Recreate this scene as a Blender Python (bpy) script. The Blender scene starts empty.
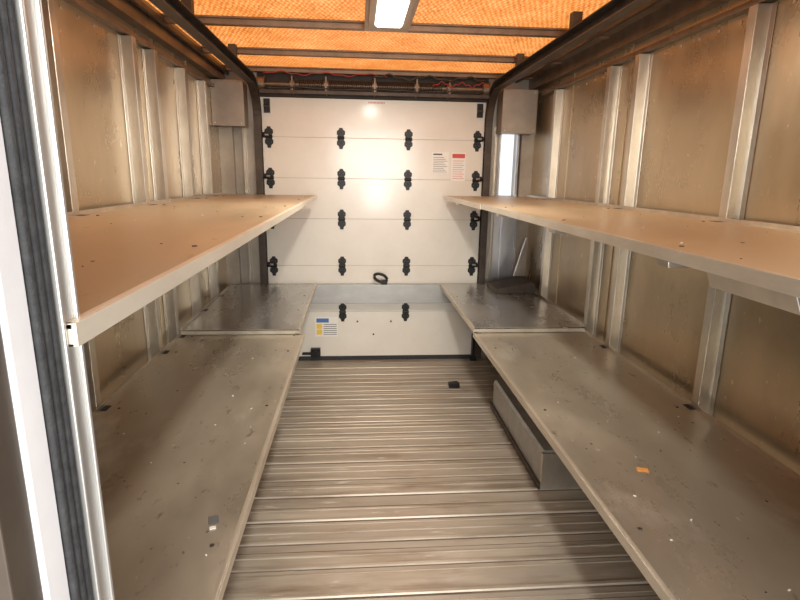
import bpy, bmesh, math, random
from mathutils import Vector, Matrix
random.seed(4)
sc=bpy.context.scene
try:
    sc.view_settings.view_transform='Standard'
except Exception: pass
C=bpy.context.collection
# ---------------- materials ----------------
def mat(name, col, rough=.5, metal=0., noise=None, bump=0., scale=(1,1,1), nscale=6., spots=None, coat=0., rvar=0., lo=.32, hi=.68):
    m=bpy.data.materials.new(name); m.use_nodes=True
    nt=m.node_tree; N=nt.nodes; L=nt.links
    b=N['Principled BSDF']
    b.inputs['Base Color'].default_value=(*col,1); b.inputs['Roughness'].default_value=rough
    b.inputs['Metallic'].default_value=metal
    if coat: b.inputs['Coat Weight'].default_value=coat; b.inputs['Coat Roughness'].default_value=.15
    if noise:
        tc=N.new('ShaderNodeTexCoord'); mp=N.new('ShaderNodeMapping'); mp.inputs['Scale'].default_value=scale
        L.new(tc.outputs['Object'],mp.inputs['Vector'])
        n=N.new('ShaderNodeTexNoise'); n.inputs['Scale'].default_value=nscale; n.inputs['Detail'].default_value=8; n.inputs['Roughness'].default_value=.65
        L.new(mp.outputs[0],n.inputs['Vector'])
        r=N.new('ShaderNodeValToRGB'); r.color_ramp.elements[0].position=lo; r.color_ramp.elements[1].position=hi
        r.color_ramp.elements[0].color=(*noise,1); r.color_ramp.elements[1].color=(*col,1)
        L.new(n.outputs['Fac'],r.inputs[0]); out=r.outputs[0]
        for sp in (spots or []):
            n2=N.new('ShaderNodeTexNoise'); n2.inputs['Scale'].default_value=sp[0]; n2.inputs['Detail'].default_value=5; n2.inputs['Roughness'].default_value=.6
            L.new(mp.outputs[0],n2.inputs['Vector'])
            r2=N.new('ShaderNodeValToRGB'); r2.color_ramp.elements[0].position=sp[1]; r2.color_ramp.elements[1].position=sp[1]+sp[3]
            r2.color_ramp.elements[0].color=(0,0,0,1); r2.color_ramp.elements[1].color=(1,1,1,1)
            L.new(n2.outputs['Fac'],r2.inputs[0])
            mx=N.new('ShaderNodeMix'); mx.data_type='RGBA'
            L.new(r2.outputs[0],mx.inputs[0]); L.new(out,mx.inputs[6]); mx.inputs[7].default_value=(*sp[2],1)
            out=mx.outputs[2]
        L.new(out,b.inputs['Base Color'])
        if rvar:
            mr=N.new('ShaderNodeMapRange'); mr.inputs[3].default_value=rough-rvar; mr.inputs[4].default_value=rough+rvar
            mr.inputs[1].default_value=.3; mr.inputs[2].default_value=.7
            L.new(n.outputs['Fac'],mr.inputs[0]); L.new(mr.outputs[0],b.inputs['Roughness'])
        if bump:
            bp=N.new('ShaderNodeBump'); bp.inputs['Strength'].default_value=bump; bp.inputs['Distance'].default_value=.01
            L.new(n.outputs['Fac'],bp.inputs['Height']); L.new(bp.outputs[0],b.inputs['Normal'])
    return m
def emis(name,col,s):
    m=bpy.data.materials.new(name); m.use_nodes=True; b=m.node_tree.nodes['Principled BSDF']
    b.inputs['Base Color'].default_value=(*col,1); b.inputs['Emission Color'].default_value=(*col,1); b.inputs['Emission Strength'].default_value=s
    return m
WALL=mat('scuffed_wall_panel',(.58,.465,.315),.30,.72,(.44,.35,.235),.06,(1,1,.6),2.2,[(1.7,.48,(.37,.295,.20),.24),(38,.65,(.72,.62,.46),.06)],rvar=.08)
REAR=mat('rear_frame_metal',(.42,.37,.31),.45,.5,(.31,.27,.23),.1,nscale=5)
SILV=mat('silver_rear_panel',(.60,.61,.65),.28,.75,(.46,.47,.51),.1,nscale=5)
STUD=mat('galvanised_stud',(.66,.61,.53),.28,.8,(.51,.465,.40),.08,(1,1,.5),12)
BEAM=mat('galvanised_beam',(.48,.48,.47),.40,.6,(.38,.38,.37),.1,(.5,1,1),12)
SHELF=mat('galvanised_shelf',(.60,.545,.455),.34,.65,(.44,.395,.32),.07,(1,.45,1),3.2,[(34,.63,(.33,.29,.235),.08),(26,.68,(.74,.71,.66),.04),(5,.60,(.64,.60,.53),.10)],rvar=.12)
SHELFU=mat('warm_lit_shelf_top',(.60,.485,.325),.40,.4,(.46,.365,.24),.06,(1,.35,1),3,[(24,.66,(.37,.285,.195),.06),(2.2,.52,(.54,.44,.31),.2)],rvar=.1)  # orange roof light on the upper shelves painted into their colour
SHELFR=mat('galvanised_shelf_bright',(.60,.59,.57),.26,.75,(.38,.37,.36),.08,(1,.35,1),5,[(26,.68,(.75,.72,.68),.04)],rvar=.1)
LIP=mat('shelf_edge',(.84,.78,.66),.35,.35,(.68,.61,.50),.05,(1,.3,1),9)
LIP2=mat('shelf_edge_worn',(.70,.64,.54),.32,.55,(.50,.44,.35),.05,(1,.3,1),9)
FLOOR=mat('weathered_floor_metal',(.54,.485,.41),.46,.40,(.33,.28,.22),.2,(.3,2.0,1),4,[(5,.54,(.22,.16,.11),.2),(2.6,.52,(.44,.40,.35),.15),(17,.62,(.64,.60,.54),.08)],rvar=.12)
FLOORR=mat('floor_ridge_metal',(.57,.52,.44),.44,.40,(.34,.285,.225),.12,(.3,2.0,1),6,[(5,.54,(.23,.17,.12),.2)],rvar=.1)
GROOVE=mat('floor_groove_brown',(.085,.06,.042),.8,0,(.22,.17,.13),.2,(.5,2,1),7)  # dark brown for the flat strips along the floor planks
DOOR=mat('white_door_paint',(.82,.79,.72),.36,0,(.75,.71,.635),.03,nscale=3,coat=.5)
SEAM=mat('door_seam_shadow',(.36,.34,.31),.6)
BLACK=mat('black_hinge_metal',(.012,.012,.013),.45,.3)
DARK=mat('dark_steel',(.10,.078,.062),.5,.5,(.055,.042,.034),.1,nscale=14)
TRACK=mat('track_steel',(.28,.225,.18),.42,.7,(.17,.135,.105),.1,nscale=14)
HEAD=mat('door_header_steel',(.045,.035,.028),.55,.3,(.03,.022,.018),nscale=12)
RIB=mat('roof_rib_steel',(.30,.20,.13),.5,.4,(.20,.13,.085),.1,nscale=14)
RUB=mat('rubber_seal',(.018,.018,.02),.7,0,(.04,.04,.042),.4,nscale=60)
WPAINT=mat('white_jamb_paint',(.84,.84,.86),.4,0,(.74,.74,.76),.05,nscale=8)
ALU=mat('extruded_aluminium',(.60,.59,.57),.42,.7,(.48,.47,.45),.08,(1,1,.2),20)
BULK=mat('bulkhead_panel',(.10,.075,.055),.5,.3,(.06,.045,.035),.1,nscale=5)
PAPER=mat('label_paper',(.85,.84,.80),.5)
INK=mat('label_ink',(.12,.12,.13),.6)
RED=mat('label_red',(.62,.07,.05),.5)
BLUE=mat('label_blue',(.08,.18,.45),.5)
YEL=mat('label_yellow',(.85,.6,.08),.5)
ORG=mat('orange_sticker',(.75,.33,.08),.5)
WIRE=mat('red_wire',(.35,.03,.03),.4)
WIREB=mat('black_wire',(.02,.02,.02),.4)
LED=emis('led_lens',(1,.97,.92),3.5)
HOUS=mat('lamp_housing',(.46,.34,.24),.45,.4,(.38,.28,.2),nscale=9)
# translucent fibreglass roof, daylight shining through it painted in as emission
ROOF=bpy.data.materials.new('fibreglass_roof'); ROOF.use_nodes=True
nt=ROOF.node_tree; N=nt.nodes; L=nt.links; b=N['Principled BSDF']
tc=N.new('ShaderNodeTexCoord')
def wave(ang,sc_,dist):
    mp=N.new('ShaderNodeMapping'); mp.inputs['Rotation'].default_value=(0,0,ang); L.new(tc.outputs['Object'],mp.inputs[0])
    w=N.new('ShaderNodeTexWave'); w.inputs['Scale'].default_value=sc_; w.inputs['Distortion'].default_value=dist; w.inputs['Detail'].default_value=3; w.inputs['Detail Scale'].default_value=3
    L.new(mp.outputs[0],w.inputs[0]); return w.outputs['Fac']
w1=wave(.35,15,4.5); w2=wave(-.35,15,4.5)
n=N.new('ShaderNodeTexNoise'); n.inputs['Scale'].default_value=6; n.inputs['Detail'].default_value=10; n.inputs['Roughness'].default_value=.8; L.new(tc.outputs['Object'],n.inputs[0])
mu=N.new('ShaderNodeMath'); mu.operation='ADD'; L.new(w1,mu.inputs[0]); L.new(w2,mu.inputs[1])
ad=N.new('ShaderNodeMath'); ad.operation='MULTIPLY_ADD'; L.new(mu.outputs[0],ad.inputs[0]); ad.inputs[1].default_value=.22; L.new(n.outputs['Fac'],ad.inputs[2])
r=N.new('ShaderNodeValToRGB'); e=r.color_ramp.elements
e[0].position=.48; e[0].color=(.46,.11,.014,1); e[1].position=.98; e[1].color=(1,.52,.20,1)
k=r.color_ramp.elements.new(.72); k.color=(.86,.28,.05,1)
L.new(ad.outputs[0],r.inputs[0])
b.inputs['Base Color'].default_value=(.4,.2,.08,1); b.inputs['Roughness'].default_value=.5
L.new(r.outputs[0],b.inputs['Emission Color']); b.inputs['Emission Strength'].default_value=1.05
# ---------------- mesh builder ----------------
class MB:
    def __init__(s): s.bm=bmesh.new(); s.mats=[]
    def mi(s,m):
        if m not in s.mats: s.mats.append(m)
        return s.mats.index(m)
    def box(s,x0,x1,y0,y1,z0,z1,m,M=None):
        vs=[Vector((x,y,z)) for z in (z0,z1) for y in (y0,y1) for x in (x0,x1)]
        if M: vs=[M@v for v in vs]
        v=[s.bm.verts.new(p) for p in vs]; i=s.mi(m)
        for q in ((0,2,3,1),(4,5,7,6),(0,1,5,4),(2,6,7,3),(0,4,6,2),(1,3,7,5)):
            f=s.bm.faces.new([v[a] for a in q]); f.material_index=i
    def prism(s,pts,axis,a,bb,m):
        def P(p,t):
            return {'x':(t,p[0],p[1]),'y':(p[0],t,p[1]),'z':(p[0],p[1],t)}[axis]
        A=[s.bm.verts.new(P(p,a)) for p in pts]; B=[s.bm.verts.new(P(p,bb)) for p in pts]; i=s.mi(m); n=len(pts)
        for f in [s.bm.faces.new(A),s.bm.faces.new(B[::-1])]+[s.bm.faces.new((A[(j+1)%n],A[j],B[j],B[(j+1)%n])) for j in range(n)]: f.material_index=i
    def cyl(s,p,q,r,m,seg=14,r2=None):
        p=Vector(p); q=Vector(q); d=q-p; M=Matrix.Translation((p+q)/2)@d.to_track_quat('Z','Y').to_matrix().to_4x4()
        g=bmesh.ops.create_cone(s.bm,cap_ends=True,segments=seg,radius1=r,radius2=r if r2 is None else r2,depth=d.length,matrix=M)
        i=s.mi(m)
        for v in g['verts']:
            for f in v.link_faces: f.material_index=i
    def tube(s,pts,r,m,seg=8):
        rings=[]; i=s.mi(m); pts=[Vector(p) for p in pts]
        for k,p in enumerate(pts):
            d=(pts[min(k+1,len(pts)-1)]-pts[max(k-1,0)]).normalized(); q=d.to_track_quat('Z','Y')
            rings.append([s.bm.verts.new(p+q@Vector((r*math.cos(2*math.pi*a/seg),r*math.sin(2*math.pi*a/seg),0))) for a in range(seg)])
        for A,B in zip(rings,rings[1:]):
            for a in range(seg):
                f=s.bm.faces.new((A[a],A[(a+1)%seg],B[(a+1)%seg],B[a])); f.material_index=i; f.smooth=True
        for Rg in (rings[0],rings[-1]): s.bm.faces.new(Rg).material_index=i
    def done(s,name,bev=.0015,parent=None):
        bmesh.ops.recalc_face_normals(s.bm,faces=s.bm.faces)
        me=bpy.data.meshes.new(name); s.bm.to_mesh(me); s.bm.free()
        for m in s.mats: me.materials.append(m)
        o=bpy.data.objects.new(name,me); C.objects.link(o)
        if bev:
            md=o.modifiers.new('bev','BEVEL'); md.width=bev; md.segments=2; md.limit_method='ANGLE'; md.angle_limit=.6
        if parent: o.parent=parent
        return o
XL,XR=-.92,1.24; YF,YB=.45,3.90; ZC=2.03
# ---------------- floor: interlocking cross planks ----------------
m=MB(); y=-.7; i=0
m.box(XL-.05,XR+.05,-.7,YB+.1,-.05,0,FLOOR)
P=.150; rf=random.Random(7)
while y<YB-.12:
    g=rf.choice((.0015,.003,.005))
    m.box(XL,XR,y-.002-g,y+.0015,0,.0006,GROOVE)
    h=rf.choice((.004,.0055,.0065))
    m.prism([(y+.002,0.0003),(y+.006,h),(y+.018,h),(y+.024,0.0003)],'x',XL,XR,FLOORR)
    o_=rf.uniform(-.012,.012)
    if rf.random()<.75: m.prism([(y+.070+o_,0.0003),(y+.073+o_,.003),(y+.081+o_,.003),(y+.084+o_,0.0003)],'x',XL,XR,FLOORR)
    if rf.random()<.6: m.box(XL,XR,y+.092,y+.0955,0,.0006,GROOVE)
    if rf.random()<.5: m.prism([(y+.112,0.0003),(y+.114,.0018),(y+.118,.0018),(y+.120,0.0003)],'x',XL,XR,FLOORR)
    y+=P*(1+rf.uniform(-.14,.14)); i+=1
m.done('floor',.001)
# ---------------- walls ----------------
for nm,x0,x1,xi,sg in (('wall_left',XL-.04,XL,XL,1),('wall_right',XR,XR+.04,XR,-1)):
    m=MB(); m.box(x0,x1,.39,YB+.06,0,ZC+.08,WALL)
    for yy in (1.05,2.52,3.2):
        m.box(min(xi,xi+sg*.004),max(xi,xi+sg*.004),yy,yy+.03,0,ZC,WALL)
    for z0,z1,d,mm in ((1.885,1.905,.03,TRACK),(1.945,2.03,.05,TRACK),(0.0,.07,.02,STUD)):
        m.box(min(xi,xi+sg*d),max(xi,xi+sg*d),YF,YB,z0,z1,mm)
    for yy in [a*.11+.6 for a in range(30)]:
        m.cyl((xi,yy,1.86),(xi+sg*.004,yy,1.86),.006,STUD,8)
    m.done(nm,.001)
m=MB()
m.box(XL,-.66,YB,YB+.06,0,ZC+.08,REAR); m.box(-.66,.905,YB+.03,YB+.06,0,ZC+.08,HEAD); m.box(.905,1.01,YB,YB+.06,0,ZC+.08,REAR)
m.box(1.125,XR,YB,YB+.06,0,ZC+.08,REAR); m.box(1.01,1.125,YB,YB+.06,0,1.23,REAR); m.box(1.01,1.125,YB,YB+.06,1.66,ZC+.08,REAR)
m.box(-.66,.905,YB-.01,YB+.03,1.865,ZC,HEAD)
m.box(XL,XL+.09,YB-.05,YB,0,1.7,REAR); m.box(XL+.15,XL+.17,YB-.03,YB,0,1.7,STUD)
m.box(XR-.09,XR,YB-.05,YB,0,1.7,REAR); m.box(.965,.98,YB-.03,YB,0,1.7,STUD)
m.box(.99,1.15,YB-.012,YB-.002,.60,1.23,SILV); m.box(1.045,1.06,YB-.03,YB-.012,.62,1.22,SILV)
m.box(1.0,1.01,YB-.03,YB,1.23,1.66,SILV); m.box(1.125,1.14,YB-.03,YB,1.23,1.66,SILV)
m.done('wall_back',.001)
m=MB()
m.box(XL,-.276,.39,.427,0,ZC,BULK); m.box(.72,XR,.39,.427,0,ZC,BULK); m.box(-.276,.72,.39,.427,1.92,ZC,BULK)
m.done('wall_front')
m=MB()
m.box(-.315,-.272,.4275,.458,0,1.92,WPAINT)
m.box(-.315,-.274,.458,.492,0,1.92,RUB)
for k in range(3): m.cyl((-.272,.464+.011*k,0),(-.272,.464+.011*k,1.92),.0048,RUB,10)
m.box(-.315,-.265,.493,.498,0,1.92,ALU); m.box(-.315,-.269,.498,.520,0,1.92,ALU); m.box(-.315,-.265,.519,.524,0,1.92,ALU)
m.done('door_jamb')
# ---------------- ceiling ----------------
m=MB(); m.box(XL-.04,XR+.04,.39,YB+.06,ZC+.01,ZC+.03,ROOF)
m.done('ceiling',0)
for yy in (.88,1.49,2.09,2.70,3.31,3.84):
    m=MB()
    m.prism([(yy-.04,ZC+.01),(yy-.04,ZC+.002),(yy-.02,ZC+.002),(yy-.018,ZC-.02),(yy+.018,ZC-.02),(yy+.02,ZC+.002),(yy+.04,ZC+.002),(yy+.04,ZC+.01)],'x',XL,XR,RIB)
    m.done('roof_rib')
for x0,x1 in ((XL,XL+.07),(XR-.14,XR)):
    m=MB(); m.box(x0,x1,YF,YB,ZC-.012,ZC+.009,TRACK)
    xx=x1 if x0<0 else x0
    m.box(xx-.008,xx+.008,YF,YB,ZC-.035,ZC-.012,DARK); m.done('roof_side_rail')
# ---------------- studs ----------------
def stud(xi,sg,yy,w=.046,d=.045):
    m=MB(); t=.003
    pts=[(0,-w/2-.02),(0,w/2+.02),(t,w/2+.02),(t,w/2),(d,w/2-.004),(d,-w/2+.004),(t,-w/2),(t,-w/2-.02)]
    m.prism([(xi+sg*(a+.0005),yy+c) for a,c in pts],'z',.002,1.88,STUD)
    for k in range(9):
        m.cyl((xi+sg*.003,yy+w/2+.01,.15+k*.2),(xi+sg*.006,yy+w/2+.01,.15+k*.2),.005,LIP,8)
    m.done('wall_stud')
for yy in (1.05,1.78,2.38,2.62,3.04,3.42): stud(XL,1,yy)
for yy in (1.03,1.70,2.39,2.66,3.38): stud(XR,-1,yy)
# ---------------- shelves ----------------
def shelf(xw,xa,y0,y1,z,m1,studs,sg,lh,lip):
    m=MB(); t=.005
    s_in=-sg*.004
    xi=xa+s_in
    a,bx=min(xw,xi),max(xw,xi)
    m.box(a,bx,y0,y1,z-t,z,m1)
    m.box(min(xa,xi),max(xa,xi),y0,y1,z-lh,z+.0008,lip)
    m.box(min(xi,xa+s_in*6),max(xi,xa+s_in*6),y0,y1,z-lh,z-lh+.003,lip)
    m.box(min(xi,xi+s_in*2),max(xi,xi+s_in*2),y0,y1,z,z+.0008,lip)
    m.box(min(xw,xw+sg*.003),max(xw,xw+sg*.003),y0,y1,z-.02,z+.014,STUD)
    m.box(a,bx,y1-.004,y1,z-lh,z-t,m1); m.box(a,bx,y0,y0+.004,z-lh,z+.0008,lip)
    for yy in studs:
        if y0+.03<yy<y1-.03:
            for xx in (xw+sg*.06,xa-sg*.05):
                m.cyl((xx,yy,z),(xx,yy,z+.002),.005,DARK,10)
            m.box(min(xw+sg*.004,xw+sg*.026),max(xw+sg*.004,xw+sg*.026),yy-.02,yy+.025,z,z+.001,BLACK)
            m.box(a+.01,bx-.025,yy-.022,yy+.022,z-.04,z-t,STUD)
    m.done('metal_shelf',.0006)
SL=(1.05,1.78,2.38,2.62,3.04,3.42); SR=(1.05,1.70,2.39,2.66,3.38)
SW=.0485
shelf(XL+SW,-.266,.53,2.66,.575,SHELF,SL,1,.026,LIP2); shelf(XL+SW,-.288,2.64,3.785,.602,SHELFR,SL,1,.024,LIP2)
shelf(XR-SW,.600,.50,2.66,.575,SHELF,SR,-1,.026,LIP2); shelf(XR-SW,.596,2.64,3.785,.602,SHELFR,SR,-1,.024,LIP2)
shelf(XL+SW,-.258,.50,2.645,1.227,SHELFU,SL,1,.022,LIP); shelf(XL+SW,-.268,2.655,3.70,1.225,SHELFU,SL,1,.022,LIP)
shelf(XR-SW,.610,.50,2.645,1.231,SHELFU,SR,-1,.024,LIP2); shelf(XR-SW,.605,2.655,3.785,1.229,SHELFU,SR,-1,.024,LIP2)
m=MB(); m.prism([(.635,1.206),(.65,1.172),(.74,1.172),(.755,1.206)],'y',.72,.93,STUD); m.done('shelf_bracket')
# ---------------- roll up door ----------------
m=MB(); X0,X1=-.645,.895; yd=YB-.012
js=[.03,.375,.72,1.055,1.335,1.607,1.862]
for a,c in zip(js,js[1:]):
    m.box(X0,X1,yd,yd+.03,a+.001,c-.001,DOOR)
m.box(X0,X1,yd+.003,yd+.03,.03,1.86,SEAM)
m.box(X0,X1,yd-.006,yd+.03,.0,.03,RUB)
def hinge(x,z):
    y0=yd
    for d,h in ((1,.066),(-1,.074)):
        pts=[(x-.019,z),(x+.019,z),(x+.020,z+d*.014),(x+.028,z+d*.024),(x+.028,z+d*.044),(x+.014,z+d*.056),(x+.011,z+d*h),(x-.011,z+d*h),(x-.014,z+d*.056),(x-.028,z+d*.044),(x-.028,z+d*.024),(x-.020,z+d*.014)]
        if d<0: pts=pts[::-1]
        m.prism(pts,'y',y0-.006,y0+.0005,BLACK)
        for xx in (-.015,.015): m.cyl((x+xx,y0-.006,z+d*.036),(x+xx,y0-.011,z+d*.036),.005,DARK,8)
    m.cyl((x-.024,y0-.012,z),(x+.024,y0-.012,z),.011,BLACK,12)
    m.box(x-.014,x+.014,y0-.018,y0,z-.034,z+.034,BLACK)
for z in js[1:-1]:
    for x in (-.108,.358): hinge(x,z)
    for x in (-.595,.842):
        hinge(x,z)
        sx=-.025 if x<0 else .025
        m.cyl((x,yd-.02,z+.01),(x+sx,yd-.02,z+.01),.007,STUD,10)
        m.cyl((x+sx,yd-.02,z+.01),(x+sx*1.5,yd-.02,z+.01),.018,BLACK,16)
for x in (-.60,.85):
    m.box(x-.02,x+.02,yd-.02,yd,1.76,1.85,BLACK); m.cyl((x-.02,yd-.02,1.80),(x+.02,yd-.02,1.80),.012,DARK)
for a in (.2,.55,.9,1.2,1.47,1.74):
    for x in (-.35,.12,.6): m.cyl((x,yd,a),(x,yd-.002,a),.004,LIP,8)
for (x,z) in ((-.0,.30),(.12,.20),(.25,.3)): m.cyl((x,yd,z),(x,yd-.005,z),.007,BLACK,8)
door=m.done('roll_up_door',.001)
def label(name,x0,x1,z0,z1,parts,base=PAPER):
    m=MB(); y=yd-.0015; m.box(x0,x1,y,yd-.0002,z0,z1,base)
    for (a,b_,c,d,mm) in parts:
        w=x1-x0;h=z1-z0
        m.box(x0+a*w,x0+b_*w,y-.0006,y,z0+c*h,z0+d*h,mm)
    m.done(name,0,door)
lines=[(.08,.92-.1*(k%3),.06+.085*k,.08+.085*k,INK) for k in range(9)]
label('instruction_label',.525,.645,1.38,1.525,lines+[(.08,.6,.86,.93,INK)])
label('warning_label',.665,.765,1.33,1.525,[(.05,.95,.80,.95,RED)]+[(.1,.9-.1*(k%2),.08+.077*k,.095+.077*k,RED) for k in range(9)])
label('warning_sticker',-.31,-.145,.185,.335,[(.05,.6,.72,.93,BLUE),(.05,.3,.4,.65,YEL),(.05,.3,.1,.35,YEL)]+[(.36,.95,.1+.1*k,.13+.1*k,INK) for k in range(6)])
label('door_lettering',.08,.20,1.835,1.848,[(.08*k,.08*k+.04,.1,.9,RED) for k in range(12)],DOOR)
# ---------------- door tracks ----------------
for xx,sg,nm in ((-.665,1,'track_left'),(.915,-1,'track_right')):
    m=MB(); path=[(YB-.035,.02),(YB-.035,1.70)]
    R_=.24
    for k in range(1,11):
        a=k/10*math.pi/2; path.append((YB-.035-R_+R_*math.cos(a),1.70+R_*math.sin(a)))
    path.append((.6,1.945))
    def sweep(path,sec,mm):
        rings=[]; n=len(path)
        for k,(y,z) in enumerate(path):
            a=Vector(path[max(k-1,0)]); c=Vector(path[min(k+1,n-1)]); d=(c-a).normalized(); nn=Vector((-d.y,d.x))
            rings.append([m.bm.verts.new((xx+sg*u,y+nn.x*v,z+nn.y*v)) for u,v in sec])
        i=m.mi(mm); s_=len(sec)
        for A,B in zip(rings,rings[1:]):
            for j in range(s_): m.bm.faces.new((A[j],A[(j+1)%s_],B[(j+1)%s_],B[j])).material_index=i
        m.bm.faces.new(rings[0]).material_index=i; m.bm.faces.new(rings[-1]).material_index=i
    sweep(path,[(-.02,-.028),(.028,-.028),(.028,-.023),(-.015,-.023),(-.015,.023),(.028,.023),(.028,.028),(-.02,.028)],DARK)
    for yy in (1.3,2.4,3.2): m.box(xx-.02,xx+.02,yy-.02,yy+.02,1.972,ZC+.005,DARK)
    m.done(nm,.0008,door)
m=MB(); ys=YB-.07; zs=1.935
m.cyl((-.64,ys,zs),(.89,ys,zs),.012,TRACK)
hel=[]
for k in range(900):
    a=k*.55; hel.append((-.38+.95*k/900,ys+.030*math.cos(a),zs+.030*math.sin(a)))
m.tube(hel,.0045,DARK,6)
for x in (-.62,.87):
    m.cyl((x-.02,ys,zs),(x+.02,ys,zs),.045,TRACK,20); m.cyl((x-.024,ys,zs),(x-.02,ys,zs),.052,TRACK,20); m.cyl((x+.02,ys,zs),(x+.024,ys,zs),.052,TRACK,20)
for x in (-.42,-.2,.12,.40,.62):
    m.box(x-.006,x+.006,ys-.04,YB-.008,zs-.055,zs+.05,TRACK); m.cyl((x-.016,ys,zs),(x+.016,ys,zs),.034,TRACK)
m.box(-.63,.89,ys-.055,ys-.05,1.872,1.895,DARK)
m.done('counterbalance_spring',.0015,door)
m=MB()
def wob(x0,x1,z,yy,amp,n=40):
    return [(x0+(x1-x0)*k/n,yy+.006*math.sin(k*.7),z+amp*math.sin(k*.45+z*9)+amp*.5*math.sin(k*1.3)) for k in range(n+1)]
m.tube(wob(-.6,.2,1.995,YB-.13,.008),.003,WIRE); m.tube(wob(.1,.85,1.985,YB-.15,.012),.005,WIREB); m.tube(wob(.5,.88,1.95,YB-.15,.012),.003,WIRE)
m.tube(wob(-.6,.85,1.905,YB-.14,.004),.004,WIREB)
m.done('wiring_harness',0,door)
for x0,x1,z0,z1 in ((XL+.005,-.72,1.66,1.93),(.965,1.19,1.65,1.92)):
    m=MB(); m.box(x0,x1,YB-.20,YB-.052,z0,z1,REAR); m.box(x0-.004,x1+.004,YB-.206,YB-.20,z0-.004,z1+.004,REAR)
    for a in (x0+.015,x1-.015):
        for c in (z0+.015,z1-.015): m.cyl((a,YB-.206,c),(a,YB-.209,c),.005,STUD,8)
    m.done('junction_box')
m=MB()
m.prism([(YB-.085,.455),(YB-.085,.592),(YB-.035,.592),(YB-.035,.585),(YB-.079,.585),(YB-.079,.462),(YB-.035,.462),(YB-.035,.455)],'x',-.86,1.18,BEAM)
for x in (-.62,.88): m.box(x-.03,x+.03,YB-.088,YB-.085,.47,.58,BEAM)
m.done('rear_cross_beam')
m=MB(); hp=[]
for k in range(25):
    a=k/24*2*math.pi; u=.048*math.cos(a); v=.027*math.sin(a); t=-.35
    hp.append((.168+u*math.cos(t)-v*math.sin(t),YB-.075,.640+u*math.sin(t)+v*math.cos(t)))
m.tube(hp,.0105,BLACK,10); m.box(.175,.215,YB-.085,YB-.06,.592,.625,BLACK)
m.done('door_pull_handle',0)
m=MB()
m.prism([(.92,.604),(1.185,.604),(1.185,.675),(1.16,.68),(.96,.642),(.92,.637)],'y',3.45,3.72,DARK)
m.prism([(1.10,.68),(1.185,.68),(1.185,.95),(1.175,.95)],'y',3.68,3.70,STUD)
m.done('corner_gusset')
m=MB(); m.box(-.345,-.275,yd-.04,yd,.035,.10,BLACK); m.cyl((-.31,yd-.04,.07),(-.31,yd-.06,.07),.02,BLACK); m.box(-.41,-.345,yd-.025,yd,.05,.065,BLACK); m.done('door_latch',.0015,door)
m=MB(); m.box(.865,.885,yd-.05,yd-.005,0.0,.20,BLACK); m.box(.855,.895,yd-.06,yd-.005,.0,.03,BLACK); m.done('door_stop',.0015,door)
# ---------------- wheel well box ----------------
m=MB()
m.prism([(.81,.0065),(.81,.175),(.822,.187),(1.193,.187),(1.193,0.0065)],'y',2.12,2.97,BEAM)
m.box(.80,.81,2.10,2.99,.0065,.035,DARK); m.box(.81,1.193,2.10,2.12,.0065,.18,STUD)
for yy in [2.16+.1*k for k in range(9)]: m.cyl((.81,yy,.16),(.806,yy,.16),.006,STUD,8)
m.done('wheel_well_box')
m=MB(); m.prism([(.60,.0065),(.67,.0065),(.67,.03),(.655,.038),(.60,.034)],'y',3.29,3.335,BLACK); m.done('rubber_wedge')
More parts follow.
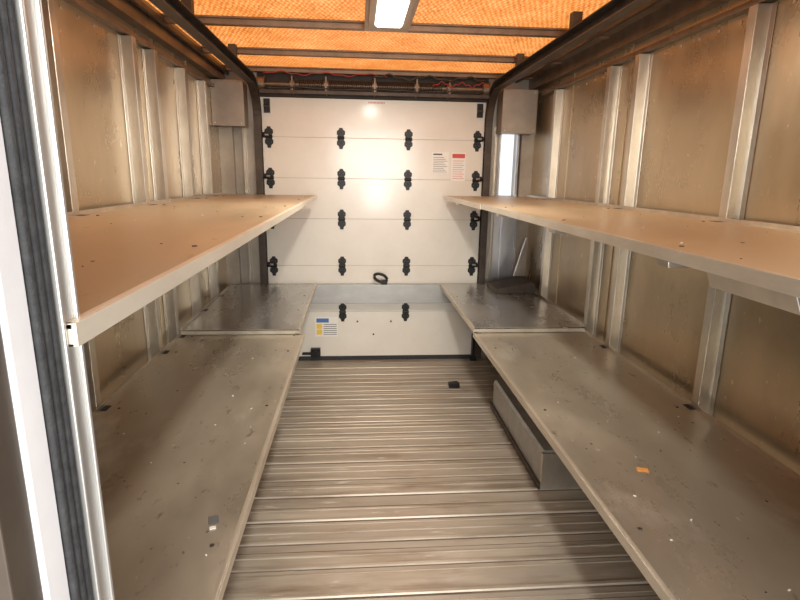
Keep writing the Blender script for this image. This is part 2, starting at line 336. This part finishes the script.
# ---------------- dome light ----------------
m=MB(); m.box(.035,.235,2.02,2.66,1.996,2.009,HOUS); m.box(.05,.215,2.08,2.52,1.978,1.996,HOUS)
m.prism([(.076,1.978),(.086,1.968),(.184,1.968),(.194,1.978)],'y',2.13,2.47,LED)
m.done('dome_light')
ZS=.575
def scrap(name,x,y,z,w,d,rot,mm):
    m=MB(); M=Matrix.Translation((x,y,z))@Matrix.Rotation(rot,4,'Z'); m.box(-w/2,w/2,-d/2,d/2,0,.0015,mm,M); m.done(name,0)
scrap('orange_sticker',.79,1.30,ZS+.0005,.03,.02,-.3,ORG)
scrap('paper_label',-.335,1.14,ZS+.0005,.022,.03,.3,INK)
scrap('paper_label',-.33,1.11,ZS+.0005,.014,.01,.3,PAPER)
m=MB()
for k in range(150):
    s_=random.choice((-1,1)); z=random.choice((ZS,ZS,1.2275))
    x=random.uniform(-.82,-.32) if s_<0 else random.uniform(.66,1.14)
    y=random.uniform(.8,2.6); w=random.uniform(.001,.0038)
    if s_>0 and z>1: z=1.2315
    M=Matrix.Translation((x,y,z+.0003))@Matrix.Rotation(random.random()*3,4,'Z')
    m.box(-w,w,-w*.6,w*.6,0,.001,random.choice((INK,PAPER,DARK,PAPER)),M)
m.done('shelf_debris',0)
# ---------------- lights ----------------
def area(name,loc,rot,sx,sy,P,col):
    l=bpy.data.lights.new(name,'AREA'); l.shape='RECTANGLE'; l.size=sx; l.size_y=sy; l.energy=P; l.color=col
    o=bpy.data.objects.new(name,l); o.location=loc; o.rotation_euler=rot; C.objects.link(o)
area('windshield_light',(.35,-1.9,1.75),(math.radians(86),0,0),2.0,1.0,118,(1,.98,.91))
area('cab_window_light',(.32,-1.3,1.03),(math.radians(90),0,0),.32,.42,18,(1,.97,.93))
area('dome_lamp',(.134,2.30,1.964),(0,0,0),.09,.32,20,(1,.95,.82))
w=bpy.data.worlds.new('sky'); sc.world=w; w.use_nodes=True
w.node_tree.nodes['Background'].inputs[0].default_value=(.92,.96,1,1); w.node_tree.nodes['Background'].inputs[1].default_value=1.2
# ---------------- camera ----------------
f=540;th=math.atan(125/f);ps=math.atan(45*math.cos(th)/f);ro=0.015
F=Vector((math.sin(ps)*math.cos(th),math.cos(ps)*math.cos(th),-math.sin(th)))
R=Vector((math.cos(ps),-math.sin(ps),0));U=R.cross(F)
R2=R*math.cos(ro)+U*math.sin(ro);U2=U*math.cos(ro)-R*math.sin(ro)
cam=bpy.data.cameras.new('camera');o=bpy.data.objects.new('camera',cam);C.objects.link(o)
cam.sensor_width=36; cam.lens=36*f/800; cam.clip_start=.02
M=Matrix((R2,U2,-F)).transposed().to_4x4(); M.translation=(0,0,1.365); o.matrix_world=M
sc.camera=o
